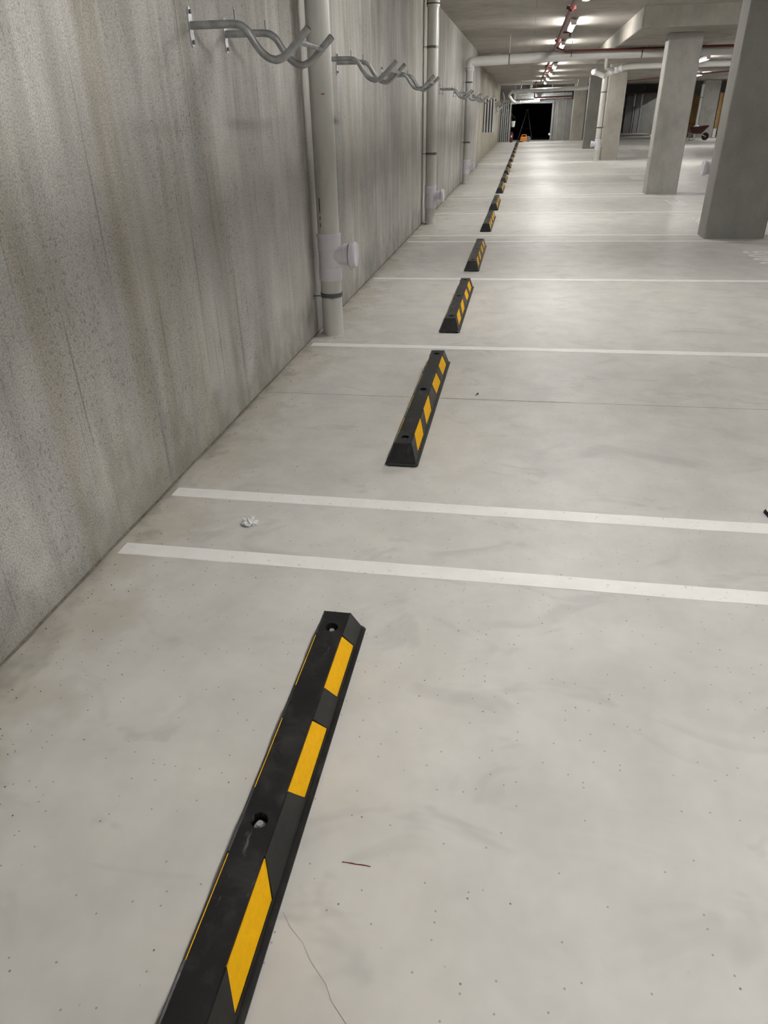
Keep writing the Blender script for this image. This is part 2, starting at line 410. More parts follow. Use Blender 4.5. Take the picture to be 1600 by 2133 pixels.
# ================================================================== COLUMNS
def column(x0, x1, y0, dpt, mat, label, top, ledge=None):
    t = empty('column', ((x0+x1)/2, y0+dpt/2, fz((x0+x1)/2)))
    cx, cy, cz = t.location
    MB().cbox(x0-cx, x1-cx, y0-cy, y0+dpt-cy, -.03, top-cz, .014).build('shaft', mat, t)
    if ledge:      # paler cast margin along the lit edge
        MB().box(x0-cx-.003, x0-cx+.012, y0-cy+.10, y0-cy+.13, .0, top-cz).build('cast_seam', 'col_warm', t)
    tag(t, label, 'column', 'concrete columns along the bays'); return t
column(2.362, 3.085, 10.17, .42, 'col_dark', 'dark grey concrete column nearest the camera, at the right edge', CEIL)
column(2.41, 3.00, 15.85, .42, 'col_pale', 'pale grey concrete column under the end of the band beam', 2.702)
column(2.50, 3.06, 27.35, .45, 'col_warm', 'warm grey concrete column behind the free-standing drain pipe', CEIL2+.01)
column(2.47, 3.05, 35.7, .45, 'col_dark', 'brownish concrete column just left of the free-standing drain pipe', CEIL2+.01)
column(2.40, 3.06, 45.6, .5, 'col_warm', 'pale concrete column furthest back, in front of the end wall', CEIL2+.01)
column(9.12, 9.93, 45.6, .6, 'col_pale', 'broad grey concrete column behind the maroon wheelbarrow', CEIL2+.01)

# ================================================================== FLOOR MARKINGS
LINES = [(2.155, 3.9), (2.648, 3.9), (5.065, 3.9), (7.53, 3.9), (9.985, 3.9), (10.52, 3.9), (13.02, 3.9), (15.50, 3.9), (16.02, 3.9), (18.48, 3.9), (21.05, 3.9), (23.65, 3.9),
         (26.25, 3.9), (26.75, 3.9), (29.45, 3.9), (32.5, 3.9), (35.2, 3.9), (38.1, 3.9), (40.7, 3.9), (43.2, 3.9)]
me = None
def line_mesh(x0, x1):
    mb = MB(); n = 60; h = .0022; top = []; 
    ws = [.040+.0016*(random.random()-.5) for _ in range(n+1)]
    vs = []
    for i in range(n+1):
        x = x0+(x1-x0)*i/n; j = .0025*(random.random()-.5)
        vs += [(x, -ws[i]+j, fz(x)+h), (x, ws[i]+j, fz(x)+h), (x, -ws[i]+j-.001, fz(x)-.001), (x, ws[i]+j+.001, fz(x)-.001)]
    fs = []
    for i in range(n):
        a = i*4; b_ = a+4
        fs += [(a, b_, b_+1, a+1), (a, a+2, b_+2, b_), (a+1, b_+1, b_+3, a+3)]
    fs += [(0, 1, 3, 2), (n*4, n*4+2, n*4+3, n*4+1)]
    return mb.add(vs, fs)
lab_line = ['white painted bay line nearest the camera, lower of the front pair',
            'white painted bay line behind the crumpled paper, upper of the front pair',
            'white painted bay line by the foot of the nearest drain pipe',
            'white painted bay line behind the third wheel stop',
            'white painted bay line touching the near foot of the dark column',
            'white painted bay line touching the far side of the dark column foot']
for i, (y, x1) in enumerate(LINES):
    o = line_mesh(-1.497 if i < 13 else -1.6, x1).build('bay_line', 'paint'); o.location.y = y
    lb = lab_line[i] if i < len(lab_line) else '%s white painted bay line counting from the camera' % ORD[i]
    tag(o, lb, 'floor marking', 'painted bay lines across the floor')

# painted bay numbers, read from the aisle: tops towards the wall
def stroke(mb, pts, wd, h=.0024, closed=False):
    """flat round-ended ribbon in local (u right, v up)"""
    n = len(pts); pts = [Vector((*p, 0)) for p in pts]; L = []; R_ = []
    for i in range(n):
        a = pts[(i-1) % n] if (closed or i > 0) else pts[i]; b_ = pts[(i+1) % n] if (closed or i < n-1) else pts[i]
        t = (b_-a).normalized(); q = Vector((-t.y, t.x, 0))*wd/2; L.append(pts[i]+q); R_.append(pts[i]-q)
    m = n if closed else n-1
    vs = L+R_+[v-Vector((0, 0, h)) for v in L+R_]
    fs = []
    for i in range(m):
        j = (i+1) % n
        fs += [(i, j, n+j, n+i), (i, 2*n+i, 2*n+j, j), (n+i, n+j, 3*n+j, 3*n+i)]
    mb.add(vs, fs)
    if not closed:
        for e in (0, n-1):
            c = [pts[e]+Vector((math.cos(a*math.pi/6), math.sin(a*math.pi/6), 0))*wd/2*.98 for a in range(12)]
            mb.add([v+Vector((0, 0, -.0002)) for v in c], [list(range(12))])
    return mb
def ell(cx, cy, rx, ry, a0, a1, n=22): return [(cx+rx*math.cos(math.radians(a0+(a1-a0)*k/n)), cy+ry*math.sin(math.radians(a0+(a1-a0)*k/n))) for k in range(n+1)]
def digit(ch, w_=.18, h_=.30, s_=.044):
    mb = MB(); rx = (w_-s_)/2; H = h_-s_
    def O(cx, cy, a, b_): return ell(cx, cy, a, b_, 0, 360, 30)[:-1]
    if ch == '0': stroke(mb, O(0, 0, rx, H/2), s_, closed=True)
    elif ch == '8':
        stroke(mb, O(0, H*.245, rx*.92, H*.255), s_, closed=True); stroke(mb, O(0, -H*.245, rx, H*.255), s_, closed=True)
    elif ch == '6':
        stroke(mb, O(0, -H*.22, rx, H*.28), s_, closed=True)
        stroke(mb, ell(0, H*.22, rx, H*.28, 25, 180, 14)+[(-rx, -H*.2)], s_)
    elif ch == '7': stroke(mb, [(-rx, H/2), (rx, H/2), (-rx*.2, -H/2)], s_)
    elif ch == '9':
        stroke(mb, O(0, H*.22, rx, H*.28), s_, closed=True)
        stroke(mb, ell(0, -H*.22, rx, H*.28, 205, 360, 14)+[(rx, H*.2)], s_)
    elif ch == '5':
        stroke(mb, [(rx, H/2), (-rx, H/2), (-rx, H*.05)]+ell(0, -H*.17, rx, H*.33, 140, -150, 18), s_)
    elif ch == '1': stroke(mb, [(-rx*.6, H*.3), (0, H/2), (0, -H/2)], s_)
    elif ch == '2': stroke(mb, ell(0, H*.22, rx, H*.28, 160, -30, 14)+[(-rx, -H/2), (rx, -H/2)], s_)
    elif ch == '3':
        stroke(mb, ell(0, H*.25, rx, H*.25, 150, -90, 14), s_); stroke(mb, ell(0, -H*.25, rx, H*.25, 90, -150, 14), s_)
    return mb
dig = {}
BAYS = [(8.82, '0806'), (11.78, '0805'), (14.33, '0803'), (17.3, '0802'), (19.8, '0801'), (24.95, '0709')]
for i, (yc, txt) in enumerate(BAYS):
    xc = 2.585+.15
    t = empty('bay_number', (xc, yc, fz(xc)+.0026), (0, TILT, 0))
    for k, ch in enumerate(txt):
        if ch not in dig: dig[ch] = digit(ch).mesh('digit', M['paint'])
        d = link('digit', dig[ch], t, (0, (k-1.5)*.228, 0), (0, 0, math.pi/2))
    tag(t, ['white painted bay number in front of the dark column', 'white painted bay number half hidden behind the dark column',
            'white painted bay number just in front of the pale column', 'white painted bay number right behind the pale column',
            'white painted bay number two bays behind the pale column', 'white painted bay number furthest from the camera'][i], 'floor marking', 'painted bay numbers')

# saw-cut contraction joints
for i, (p0, p1) in enumerate((((-1.52, 4.005), (9, 4.03)), ((-1.52, 17.9), (9, 17.9)))):
    mb = MB(); q = .0022
    mb.add([(p0[0], p0[1]-q, fz(p0[0])+.0006), (p1[0], p1[1]-q, fz(p1[0])+.0006), (p1[0], p1[1]+q, fz(p1[0])+.0006), (p0[0], p0[1]+q, fz(p0[0])+.0006)], [(0, 1, 2, 3)])
    struct(mb, 'trim_%d' % (i+6), 'joint', 'thin saw-cut joint across the floor')

# ================================================================== WHEEL STOPS
HB, HT, ZT, ZB = .0665, .0395, .104, .014      # core half widths at the bottom and top
LB, LT = .820, .778
def stop_body():
    core = MB()
    vs = [(-HB, -LB, ZB), (HB, -LB, ZB), (HB, LB, ZB), (-HB, LB, ZB), (-HT, -LT, ZT), (HT, -LT, ZT), (HT, LT, ZT), (-HT, LT, ZT)]
    core.add(vs, [(3, 2, 1, 0), (4, 5, 6, 7), (0, 1, 5, 4), (1, 2, 6, 5), (2, 3, 7, 6), (3, 0, 4, 7)])
    co = link('tmp_core', core.mesh('tmp_core', None))
    cut = MB()
    for y in (-.70, 0, .70):
        n = 20; ring = lambda z: [(0.0205*math.cos(2*math.pi*k/n), y+0.0205*math.sin(2*math.pi*k/n), z) for k in range(n)]
        cut.add(ring(.03)+ring(.15), [list(range(n-1, -1, -1)), list(range(n, 2*n))]+[(k, (k+1) % n, n+(k+1) % n, n+k) for k in range(n)])
    cu = link('tmp_cut', cut.mesh('tmp_cut', None))
    md = co.modifiers.new('b', 'BOOLEAN'); md.object = cu; md.operation = 'DIFFERENCE'; md.solver = 'EXACT'
    dg = bpy.context.evaluated_depsgraph_get()
    me = bpy.data.meshes.new_from_object(co.evaluated_get(dg))
    vs = [tuple(v.co) for v in me.vertices]; fs = [list(p.vertices) for p in me.polygons]
    for o in (co, cu): bpy.data.objects.remove(o)
    b = MB(); b.add(vs, fs)
    b.cbox(-.082, .082, -.832, .832, .0, .017, .012)          # base flange
    # raised cheeks between the reflector pockets
    dp = .0045
    for sd in (-1, 1):
        B = Vector((sd*HB, 0, ZB)); T = Vector((sd*HT, 0, ZT)); nrm = Vector((sd*(ZT-ZB), 0, HB-HT)).normalized()*dp
        def P(t, y): q = B.lerp(T, t); return Vector((q.x, y, q.z))
        tb, tt = .14, 1.0
        def lenY(t): return LB+(LT-LB)*t
        segs = [(-9, -.71), (-.48, -.36), (-.13, .13), (.36, .48), (.71, 9)]
        sh = lambda y: y-.045*(1 if y > 0 else -1)
        for a, c in segs:
            a0, a1 = (-lenY(tb), -lenY(tt)) if a == -9 else (a, sh(a))
            c0, c1 = (lenY(tb), lenY(tt)) if c == 9 else (c, sh(c))
            b.prism([P(tb, a0), P(tb, c0), P(tt, c1), P(tt, a1)], nrm)
        b.prism([P(0, -lenY(0)), P(0, lenY(0)), P(tb, lenY(tb)), P(tb, -lenY(tb))], nrm)
    return b
stop_me = stop_body().mesh('body', M['rubber'])
def pad_mesh(sd, a, c):
    B = Vector((sd*HB, 0, ZB)); T = Vector((sd*HT, 0, ZT)); nrm = Vector((sd*(ZT-ZB), 0, HB-HT)).normalized()
    def P(t, y): q = B.lerp(T, t); return Vector((q.x, y, q.z))
    s0 = .045*(1 if a > 0 else -1); tb, tt = .155, .955; e = .002
    return MB().prism([P(tb, a+e), P(tb, c-e), P(tt, c-s0-e), P(tt, a-s0+e)], nrm*.0022).mesh('reflector', M['yellow'])
pad_me = [pad_mesh(sd, a, c) for sd in (-1, 1) for a, c in ((-.71, -.48), (-.36, -.13), (.13, .36), (.48, .71))]
mb = MB(); n = 6
ring = lambda r, z, n=6: [(r*math.cos(2*math.pi*k/n), r*math.sin(2*math.pi*k/n), z) for k in range(n)]
mb.add(ring(.0085, .03)+ring(.0085, .0935), [list(range(6, 12))]+[(k, (k+1) % 6, 6+(k+1) % 6, 6+k) for k in range(6)])
mb.lathe([(.0145, .028), (.0145, .082), (.0, .082)], n=16)
bolt_me = mb.mesh('bolt', M['zinc'])
STOPS = [0.13, 3.035, 5.455, 7.93, 10.86, 13.42, 16.43, 19.0, 21.5, 24.1, 27.15, 29.95, 32.95, 35.7, 38.5, 41.1, 43.6]
XS = -.486
proto = None
for i, y in enumerate(STOPS):
    if proto is None:
        t = empty('wheel_stop')
        link('body', stop_me, t)
        for pm in pad_me: link('reflector', pm, t)['label'] = 'yellow reflective stripe'
        for yy in (-.70, 0, .70): link('bolt', bolt_me, t, (0, yy, 0))['label'] = 'zinc hexagon bolt head'
        proto = t
    else: t = copy_tree(proto)
    t.location = (XS+random.uniform(-.003, .003)*(i > 0), y+.832, fz(XS)+.0004)
    t.rotation_euler = (0, TILT, random.uniform(-.003, .003)*(i > 1) + (.004 if i == 0 else 0))
    nm = ['nearest', 'second', 'third', 'fourth', 'fifth'][i] if i < 5 else ORD[i]
    lb = 'black rubber wheel stop nearest the camera, cut off by the bottom edge' if i == 0 else '%s black rubber wheel stop with yellow stripes counting from the camera' % nm
    tag(t, lb, 'wheel stop', 'row of wheel stops')

# ================================================================== BIKE RACKS ON THE WALL
BAR = [(0, 1.863), (.215, 1.863), (.302, 1.80), (.345, 1.712), (.43, 1.712), (.545, 1.822)]
def rack_parts():
    t = empty('bike_rack')
    pts = fillet([(0, 0, 1.863), (.20, 0, 1.863), (.238, 0, 1.857), (.268, 0, 1.834), (.297, 0, 1.788), (.327, 0, 1.751), (.358, 0, 1.729), (.392, 0, 1.721), (.427, 0, 1.731), (.455, 0, 1.750), (.552, 0, 1.838)], .012, 3)
    barm = MB().tube(pts, .0165, 14, caps=False, inner=.82).mesh('bar', M['galv'])
    mb = MB(); pr = []
    for k in range(24):
        a = 2*math.pi*k/24; cs, sn = math.cos(a), math.sin(a)
        pr.append((0, .020*math.copysign(abs(cs)**.8, cs), 1.857+.077*math.copysign(abs(sn)**.75, sn)))
    mb.prism(pr, (.006, 0, 0)); platem = mb.mesh('mounting_plate', M['galvp'])
    mb = MB(); mb.lathe([(.009, .0), (.009, .009), (0, .009)], axis='X', n=6); bm2 = mb.mesh('bolt', M['clamp'])
    mb = MB(); mb.tube([(.212, 0, 1.872), (.212, 0, 1.915)], .0024, 6); pinm = mb.mesh('pin', M['clamp'])
    for y in (0, .425):
        p = link('mounting_plate', platem, t, (0, y, 0))
        for z in (1.915, 1.80): link('bolt', bm2, p, (.006, 0, z))
        b = link('bar', barm, t, (.004, y, 0)); link('pin', pinm, b)
    dd = (pts[-1]-pts[-2]).normalized(); shadem = MB().tube([pts[-1]-dd*.004, pts[-1]+dd*.0006], .0145, 12).mesh('bore', M['black'])  # black disc set in the tube end to paint the bore's shade
    for b in [c for c in t.children if c.name.startswith('bar')]: link('bore_shade', shadem, b)
    cr = MB().tube([(.50, 0, 1.789), (.50, .425, 1.789)], .0125, 12).build('cross_bar', 'galv', t)
    return t
RACKS = [3.612, 6.0, 8.405, 13.98, 16.55, 19.2, 21.8, 24.2]
RACKS2 = [27.0, 29.6, 32.2, 34.8, 37.4, 40.0, 42.6]
rack = rack_parts()
for i, y in enumerate(RACKS+RACKS2):
    t = rack if i == 0 else copy_tree(rack)
    t.location = (XW if i < len(RACKS) else -1.66, y, 0)
    lb = ['galvanised bike rack nearest the camera, left of the nearest drain pipe', 'second galvanised bike rack, just right of the nearest drain pipe',
          'third galvanised bike rack, overlapping the middle drain pipe', 'fourth galvanised bike rack, just right of the middle drain pipe'][i] if i < 4 else '%s galvanised wall bike rack counting from the camera' % ORD[i]
    tag(t, lb, 'bike rack', 'galvanised bike racks along the wall')

# ================================================================== DRAIN PIPES ON THE WALL
def clamp(parent, z, r, toward=-1, wallx=-.13):
    c = MB().lathe([(r, -.016), (r+.006, -.016), (r+.006, -.004), (r+.002, -.004), (r+.002, .004), (r+.006, .004), (r+.006, .016), (r, .016)], (0, 0, z), 'Z', 28).build('clamp', 'clamp', parent)
    mb = MB().tube([(-r*.5, -r*.86, z), (wallx+.004*(1 if wallx < 0 else -1), -r*.86-.01, z)], .0045, 8); mb.build('rod', 'clamp', c)
    MB().box(r*.2, r*.2+.03, -r-.022, -r+.004, z-.010, z+.010).build('clamp_lug', 'clamp', c)
    return c
def tee(parent, z0, z1, r, d=(1, 0), capm='lav'):
    zm = (z0+z1)/2
    f = MB().lathe([(r, z0), (r+.007, z0), (r+.007, z0+.095), (r+.003, z0+.098), (r+.003, z1-.115), (r+.008, z1-.11), (r+.008, z1-.03), (r+.011, z1-.028), (r+.011, z1-.006), (r, z1)], n=32).build('tee_fitting', 'lav', parent)
    sx = d[0]
    prof = [(r*.86, 0.02), (r*.86, r+.030), (r*.97, r+.034), (r*.97, r+.072), (r*.88, r+.072), (r*.88, r+.085)]
    b = MB().lathe([(q, h*sx) for q, h in prof], (0, 0, zm+.015), 'X', 32).build('branch', 'lav', f)
    prof = [(r*.86, r+.082), (r*1.13, r+.082), (r*1.16, r+.087), (r*1.16, r+.116), (r*1.08, r+.130), (r*.8, r+.130), (r*.8, r+.126), (0, r+.126)]
    c = MB().lathe([(q, h*sx) for q, h in prof], (0, 0, zm+.015), 'X', 32).build('screw_cap', 'lav', f)
    return f
def wall_pipe(y, label, x=-1.41, r=.08, top=CEIL, teez=(.40, .735), clamps=(.29,), elbow=False):
    t = empty('drain_pipe', (x, y, fz(x)))
    MB().lathe([(r, .0), (r, top-fz(x)), (0, top-fz(x))], n=36).build('pipe', 'pvc', t)
    tee(t, teez[0]+.017, teez[1]+.017, r)
    for z in clamps: clamp(t, z, r, wallx=XW-x)
    tag(t, label, 'pipe', 'drain pipes on the left wall'); return t
p1 = wall_pipe(5.40, 'thick off-white drain pipe nearest the camera, in front of the left wall', clamps=(.305,))
for z0, z1 in ((.80, .83), (.85, .875), (.90, 1.0)):      # printed batch marks
    mb = MB(); a0 = math.radians(238)
    vs = [(.0803*math.cos(a), .0803*math.sin(a), z) for z in (z0, z1) for a in (a0, a0+.05, a0+.1)]
    mb.add(vs, [(0, 1, 4, 3), (1, 2, 5, 4)]); mb.build('printed_mark', 'grit', p1)
mb = MB(); vs = [(.0804*math.cos(a), .0804*math.sin(a), z) for z in (1.640, 1.648) for a in (4.95, 5.1, 5.25)]
mb.add(vs, [(0, 1, 4, 3), (1, 2, 5, 4)]); mb.build('rust_mark', 'rust', p1)
p2 = wall_pipe(11.8, 'off-white drain pipe on the left wall, middle of the three', teez=(.215, .535), clamps=(.99, 2.337))
MB().lathe([(.081, 2.80), (.092, 2.80), (.092, 2.92), (.081, 2.92)], n=32).build('socket', 'pvc', p2)
MB().lathe([(.086, 2.83), (.094, 2.83), (.094, 2.845), (.086, 2.845)], n=32).build('socket_ring', 'grit', p2)

# third pipe with the long horizontal run under the soffit
YP = 19.0
t3 = empty('drain_pipe', (-1.41, YP, fz(-1.41)))
zc = 2.50
def rel(P, t): return Vector(P)-t.location
MB().lathe([(.08, 0), (.08, zc-.08)], n=30).build('pipe', 'pvc', t3)
tee(t3, .22, .53, .08)
MB().lathe([(.082, zc-.16), (.094, zc-.16), (.094, zc-.11), (.100, zc-.11), (.100, zc-.09), (.082, zc-.07)], n=30).build('socket', 'pvc', t3)
clamp(t3, 2.13, .08, wallx=-.13); clamp(t3, .90, .08, wallx=-.13)
run = fillet([(-1.41, YP, zc-.15), (-1.41, YP, zc+.012), (-1.20, YP, zc+.02), (1.4, YP, 2.59), (8.0, YP+.05, 2.60)], .13, 8)
MB().tube([rel(p, t3) for p in run], .098, 28).build('horizontal_run', 'pvcw', t3)
for x in (-.52, .84, 2.35):
    zz = zc+.02+(x+1.2)*.0345 if x < 1.4 else 2.59
    b = MB().lathe([(.098, -.012), (.104, -.012), (.104, .012), (.098, .012)], rel((x, YP, zz), t3), 'X', 24).build('hanger_band', 'clamp', t3)
    top = CEIL if x < 1.78 else 2.70
    MB().tube([rel((x, YP, zz+.09), t3), rel((x, YP, top), t3)], .006, 6).build('hanger_rod', 'white', b)
tag(t3, 'off-white drain pipe that turns into a long horizontal run under the ceiling', 'pipe', 'drain pipes on the left wall')

# free-standing drain pipe beside the third column
t4 = empty('drain_pipe', (2.33, 27.0, fz(2.33)))
pts = fillet([(2.33, 27.0, .0), (2.33, 27.0, 2.50), (2.84, 26.75, 2.66), (3.25, 26.7, 2.685), (7.0, 26.6, 2.685)], .12, 6)
MB().tube([rel(p, t4) for p in pts], .082, 24).build('pipe', 'pvc', t4)
tee(t4, .33, .64, .082, d=(-1, 0))
for z in (.98, 1.98): clamp(t4, z, .082, wallx=.17)
for a in (.25, .55, .85):
    p0 = Vector((2.36, 26.985, 2.515)).lerp(Vector((2.84, 26.75, 2.66)), a)-t4.location
    q = (Vector((2.84, 26.75, 2.66))-Vector((2.36, 26.985, 2.515))).normalized()*.045
    MB().tube([p0-q, p0+q], .092, 24).build('coupling', 'pvcw', t4)
MB().tube([rel(p, t4) for p in fillet([(2.28, 26.95, 2.45), (2.0, 26.9, 2.55), (1.92, 26.8, 2.56)], .1, 6)], .075, 20).build('inlet', 'pvcw', t4)
MB().lathe([(.02, .0), (.095, .0), (.095, .05), (.0, .05)], rel((1.96, 26.86, 2.56), t4), 'X', 20).build('inlet_cap', 'pvcw', t4)
tag(t4, 'white drain pipe standing free in front of the third column', 'pipe')
t5 = empty('waste_pipe', (1.72, 19.3, 2.45))
MB().tube([Vector(p)-t5.location for p in fillet([(1.62, 19.0, 2.56), (1.62, 19.0, 2.32), (1.85, 19.6, 2.30)], .07, 6)], .034, 14).build('pipe', 'pvcw', t5)
tag(t5, 'thin white waste pipe elbow hanging under the horizontal run', 'pipe')
t5 = empty('drain_pipe', (2.48, 27.62, fz(2.4)))
MB().tube([(-.06, -.3, 0), (-.06, -.3, .42)], .05, 16).build('stub', 'pvcw', t5); MB().tube([(-.06, -.3, .40), (-.06, -.3, .45)], .058, 16).build('stub_collar', 'pvcw', t5)
tag(t5, 'short cream pipe stub at the foot of the third column', 'pipe')

# far cross pipe near the end wall
t6 = empty('drain_pipe', (1.0, 40.0, 2.45))
MB().tube([Vector(p)-t6.location for p in ((-.9, 40, 2.36), (3.4, 40, 2.47))], .085, 20).build('pipe', 'pvcw', t6)
MB().tube([Vector(p)-t6.location for p in fillet([(-.9, 40, 2.36), (-1.0, 40, 2.2), (-.85, 41.5, 1.98), (-.75, 43, 1.95)], .15, 6)], .07, 16).build('drop', 'pvcw', t6)
for x in (-.45, .05, 2.2): MB().tube([Vector((x, 40, 2.4))-t6.location, Vector((x+.03, 40, 2.8))-t6.location], .02, 8).build('hanger_rod', 'white', t6)
MB().tube([Vector(p)-t6.location for p in fillet([(-.5, 40.2, 2.2), (-.1, 40.2, 2.22), (.02, 40.2, 2.4)], .1, 6)], .03, 10).build('side_pipe', 'pvcw', t6)
tag(t6, 'white drain pipe crossing under the ceiling near the end wall', 'pipe')
t7 = empty('air_duct', (1.0, 46.2, 2.3))
MB().cbox(-1.9, 1.3, -.25, .25, -.18, .10, .02).build('duct', 'galv', t7)
for x in (-1.2, -.2, .8): MB().box(x, x+.03, -.27, .27, -.20, .12).build('flange', 'galvp', t7)
for x in (-1.0, .2): MB().tube([(x, -.2, .1), (x, -.2, .5)], .015, 8).build('hanger_rod', 'white', t7)
tag(t7, 'galvanised air duct hung in front of the end wall', 'duct')
t8 = empty('drain_pipe', (.0, 45.6, 2.0))
MB().tube([(-1.0, 0, -.06), (.55, 0, .02)], .07, 16).build('pipe', 'pvcw', t8)
for x in (-.95, -.75, -.5): MB().lathe([(.07, -.03), (.09, -.03), (.09, .03), (.07, .03)], (x, 0, -.05+(x+.95)*.05), 'X', 16).build('coupling', 'white', t8)
for x in (-.8, .3): MB().tube([(x, 0, 0), (x, 0, .8)], .012, 8).build('hanger_rod', 'white', t8)
tag(t8, 'short white pipe above the dark door opening', 'pipe')

# ================================================================== RED SPRINKLER PIPES
tr = empty('sprinkler_pipe', (.47, 20, 2.72))
mb = MB().tube([(0, -24, 0), (0, 19.5, 0)], .030, 14); mb.build('pipe', 'red', tr)
for y in (2.0, 6.4, 11.9, 17.0, 26.0, 34.0):
    c = MB().lathe([(.03, -.05), (.046, -.05), (.046, .05), (.03, .05)], (0, y-20, 0), 'Y', 14).build('coupling', 'red', tr)
    MB().box(-.062, .062, y-20-.014, y-20+.014, -.02, .02).build('coupling_bolts', 'red', c)
for y in (4.2, 9.0, 13.8, 18.2, 23.2): MB().tube([(0, y-20, .02), (0, y-20, .28)], .006, 6).build('hanger_rod', 'clamp', tr)
for y in (9.0, 15.4, 26.4, 31.0): 
    MB().tube(fillet([(0, y-20, 0), (.16, y-20, 0), (.16, y-20, -.07)], .04, 4), .014, 8).build('dropper', 'red', tr)
tag(tr, 'long red sprinkler pipe running along the ceiling beside the lamps', 'sprinkler pipe')
tr = empty('sprinkler_pipe', (2.2, 18.75, 2.655))
MB().tube([(-1.70, 0, .065), (-1.5, 0, -.012), (6.2, -.1, .0)], .024, 12).build('pipe', 'red', tr)
for x in (-.4, .25, 1.4): MB().tube([(x, 0, .0), (x, 0, .045 if x > -.42 else .3)], .006, 6).build('hanger_rod', 'clamp', tr)
tag(tr, 'red branch pipe lying along the top of the white horizontal run', 'sprinkler pipe')
tr = empty('sprinkler_pipe', (4.5, 34, 2.6))
MB().tube([(-1.0, 4, -.04), (3.0, -6, .02)], .028, 12).build('pipe', 'red', tr)
tag(tr, 'red sprinkler pipe slanting behind the pale column', 'sprinkler pipe')
tr = empty('sprinkler_pipe', (.2, 44.0, 2.3))
MB().tube(fillet([(.05, -4.6, .42), (.05, -4.6, .40), (.05, -.2, .40), (.05, -.2, -.16), (2.0, -.2, -.12)], .05, 4), .035, 12).build('pipe', 'red', tr)
tag(tr, 'red pipe dropping down beside the furthest lamp', 'sprinkler pipe')
tr = empty('sprinkler_pipe', (6.55, 49.0, 2.4))
MB().tube(fillet([(0, 0, .4), (0, 0, -.06), (.9, .2, -.02)], .05, 4), .03, 10).build('pipe', 'red', tr)
tag(tr, 'red pipe dropping in front of the dark lobby bulkhead', 'sprinkler pipe')

# ================================================================== BATTEN LAMPS
def lamp_proto():
    t = empty('batten_lamp')
    MB().cbox(-.055, .055, -.66, .66, .035, .085, .012).build('housing', 'white', t)
    prof = []; n = 5
    mb = MB(); pts = [(.050*math.cos(math.pi+math.pi*k/n), .052*math.sin(math.pi+math.pi*k/n)+.035) for k in range(n+1)]
    ys = [(-.64, 1), (.64, 1)]
    vs = []; m = n+1
    for y, s_ in ys: vs += [(a*s_, y, .035+(c-.035)*s_) for a, c in pts]
    fs = [(i*m+k, i*m+k+1, (i+1)*m+k+1, (i+1)*m+k) for i in range(1) for k in range(n)]
    fs += [list(range(m)), list(range(m, 2*m))]
    mb.add(vs, fs); mb.build('diffuser', 'lamp', t)
    for y in (-.66, .66): MB().cbox(-.052, .052, y-.02, y+.02, -.010, .080, .008).build('end_cap', 'white', t)
    for y in (-.45, .45): MB().tube([(0, y, .08), (0, y, .11)], .008, 8).build('bracket', 'clamp', t)
    return t
LAMPS = [(.70, -4.6, 2.89), (.70, 1.7, 2.89), (.70, 6.6, 2.89), (.70, 12.1, 2.89), (.70, 16.7, 2.89), (.70, 21.3, 2.89), (.70, 26.4, 2.69), (.70, 31.0, 2.69), (.70, 35.6, 2.69), (.70, 40.6, 2.69),
         (.52, 45.2, 2.12), (8.9, 51.3, 2.69), (5.6, 13.0, 2.89), (4.80, 24.9, 2.69), (6.8, 35.8, 2.69), (9.5, 24.0, 2.89), (6.4, 2.0, 2.89), (10.3, 42.5, 2.69)]  # the unseen lobby and right-hand lamps are added as fill light
lp = lamp_proto()
for i, (x, y, z) in enumerate(LAMPS):
    t = lp if i == 0 else copy_tree(lp)
    t.location = (x, y, z)
    if abs(x-.7) < .01: lb = '%s lit batten lamp in the ceiling row over the bays, counting from the camera end' % (ORD[i] if i else 'first')
    elif i == 10: lb = 'lit batten lamp right above the dark door opening'
    else: lb = {11: 'unseen batten lamp added to light the dim lobby', 12: 'unseen batten lamp added over the aisle, beside the dark column', 13: 'upper lit lamp seen right of the pale column',
                14: 'lower lit lamp seen right of the pale column', 15: 'unseen batten lamp added deep in the right of the garage', 16: 'unseen fill lamp added over the aisle right of the camera', 17: 'unseen batten lamp added above the wheelbarrow'}[i]
    tag(t, lb, 'lamp', 'ceiling batten lamps')
    if i in (4, 5):   # power conduit hanging to the next fitting
        MB().tube(fillet([(.0, .68, .03), (.0, 1.4, .02), (.03, 1.6, .1)], .1, 4), .010, 8).build('flex', 'white', t)

# ================================================================== THINGS AT THE FAR END
# bundle of spare rack bars hung on a rack
t = empty('bar_bundle', (-1.06, 21.95, 1.02))
for k in range(4):
    MB().box(-.12+k*.075, -.075+k*.075, -.02, .02, .0, .80+.02*(k % 2)).build('bar', 'white', t)
MB().box(-.14, .18, .0, .03, .74, .78).build('hook_strap', 'black', t)
MB().box(-.145, -.125, .0, .04, .0, .80).build('backing', 'black', t); MB().box(-.075, .15, .02, .04, .0, .79).build('backing', 'black', t)
tag(t, 'bundle of pale vertical bars hanging from a far bike rack', 'bar bundle')
t = empty('loose_rack', (-1.05, 24.35, 1.2))
pts = fillet([(0, 0, 0), (-.05, 0, .22), (.03, 0, .40), (-.03, 0, .60)], .08, 5)
MB().tube(pts, .016, 8).build('bar', 'galv', t); MB().tube([p+Vector((.27, .5, .22)) for p in pts], .016, 8).build('bar', 'galv', t)
MB().tube([(0, 0, .2), (.24, .5, .44)], .013, 8).build('cross_bar', 'galv', t); MB().box(-.04, .04, -.02, .02, -.05, .03).build('mounting_plate', 'galvp', t)
tag(t, 'loose galvanised rack frame dangling from the wall rack', 'bike rack')
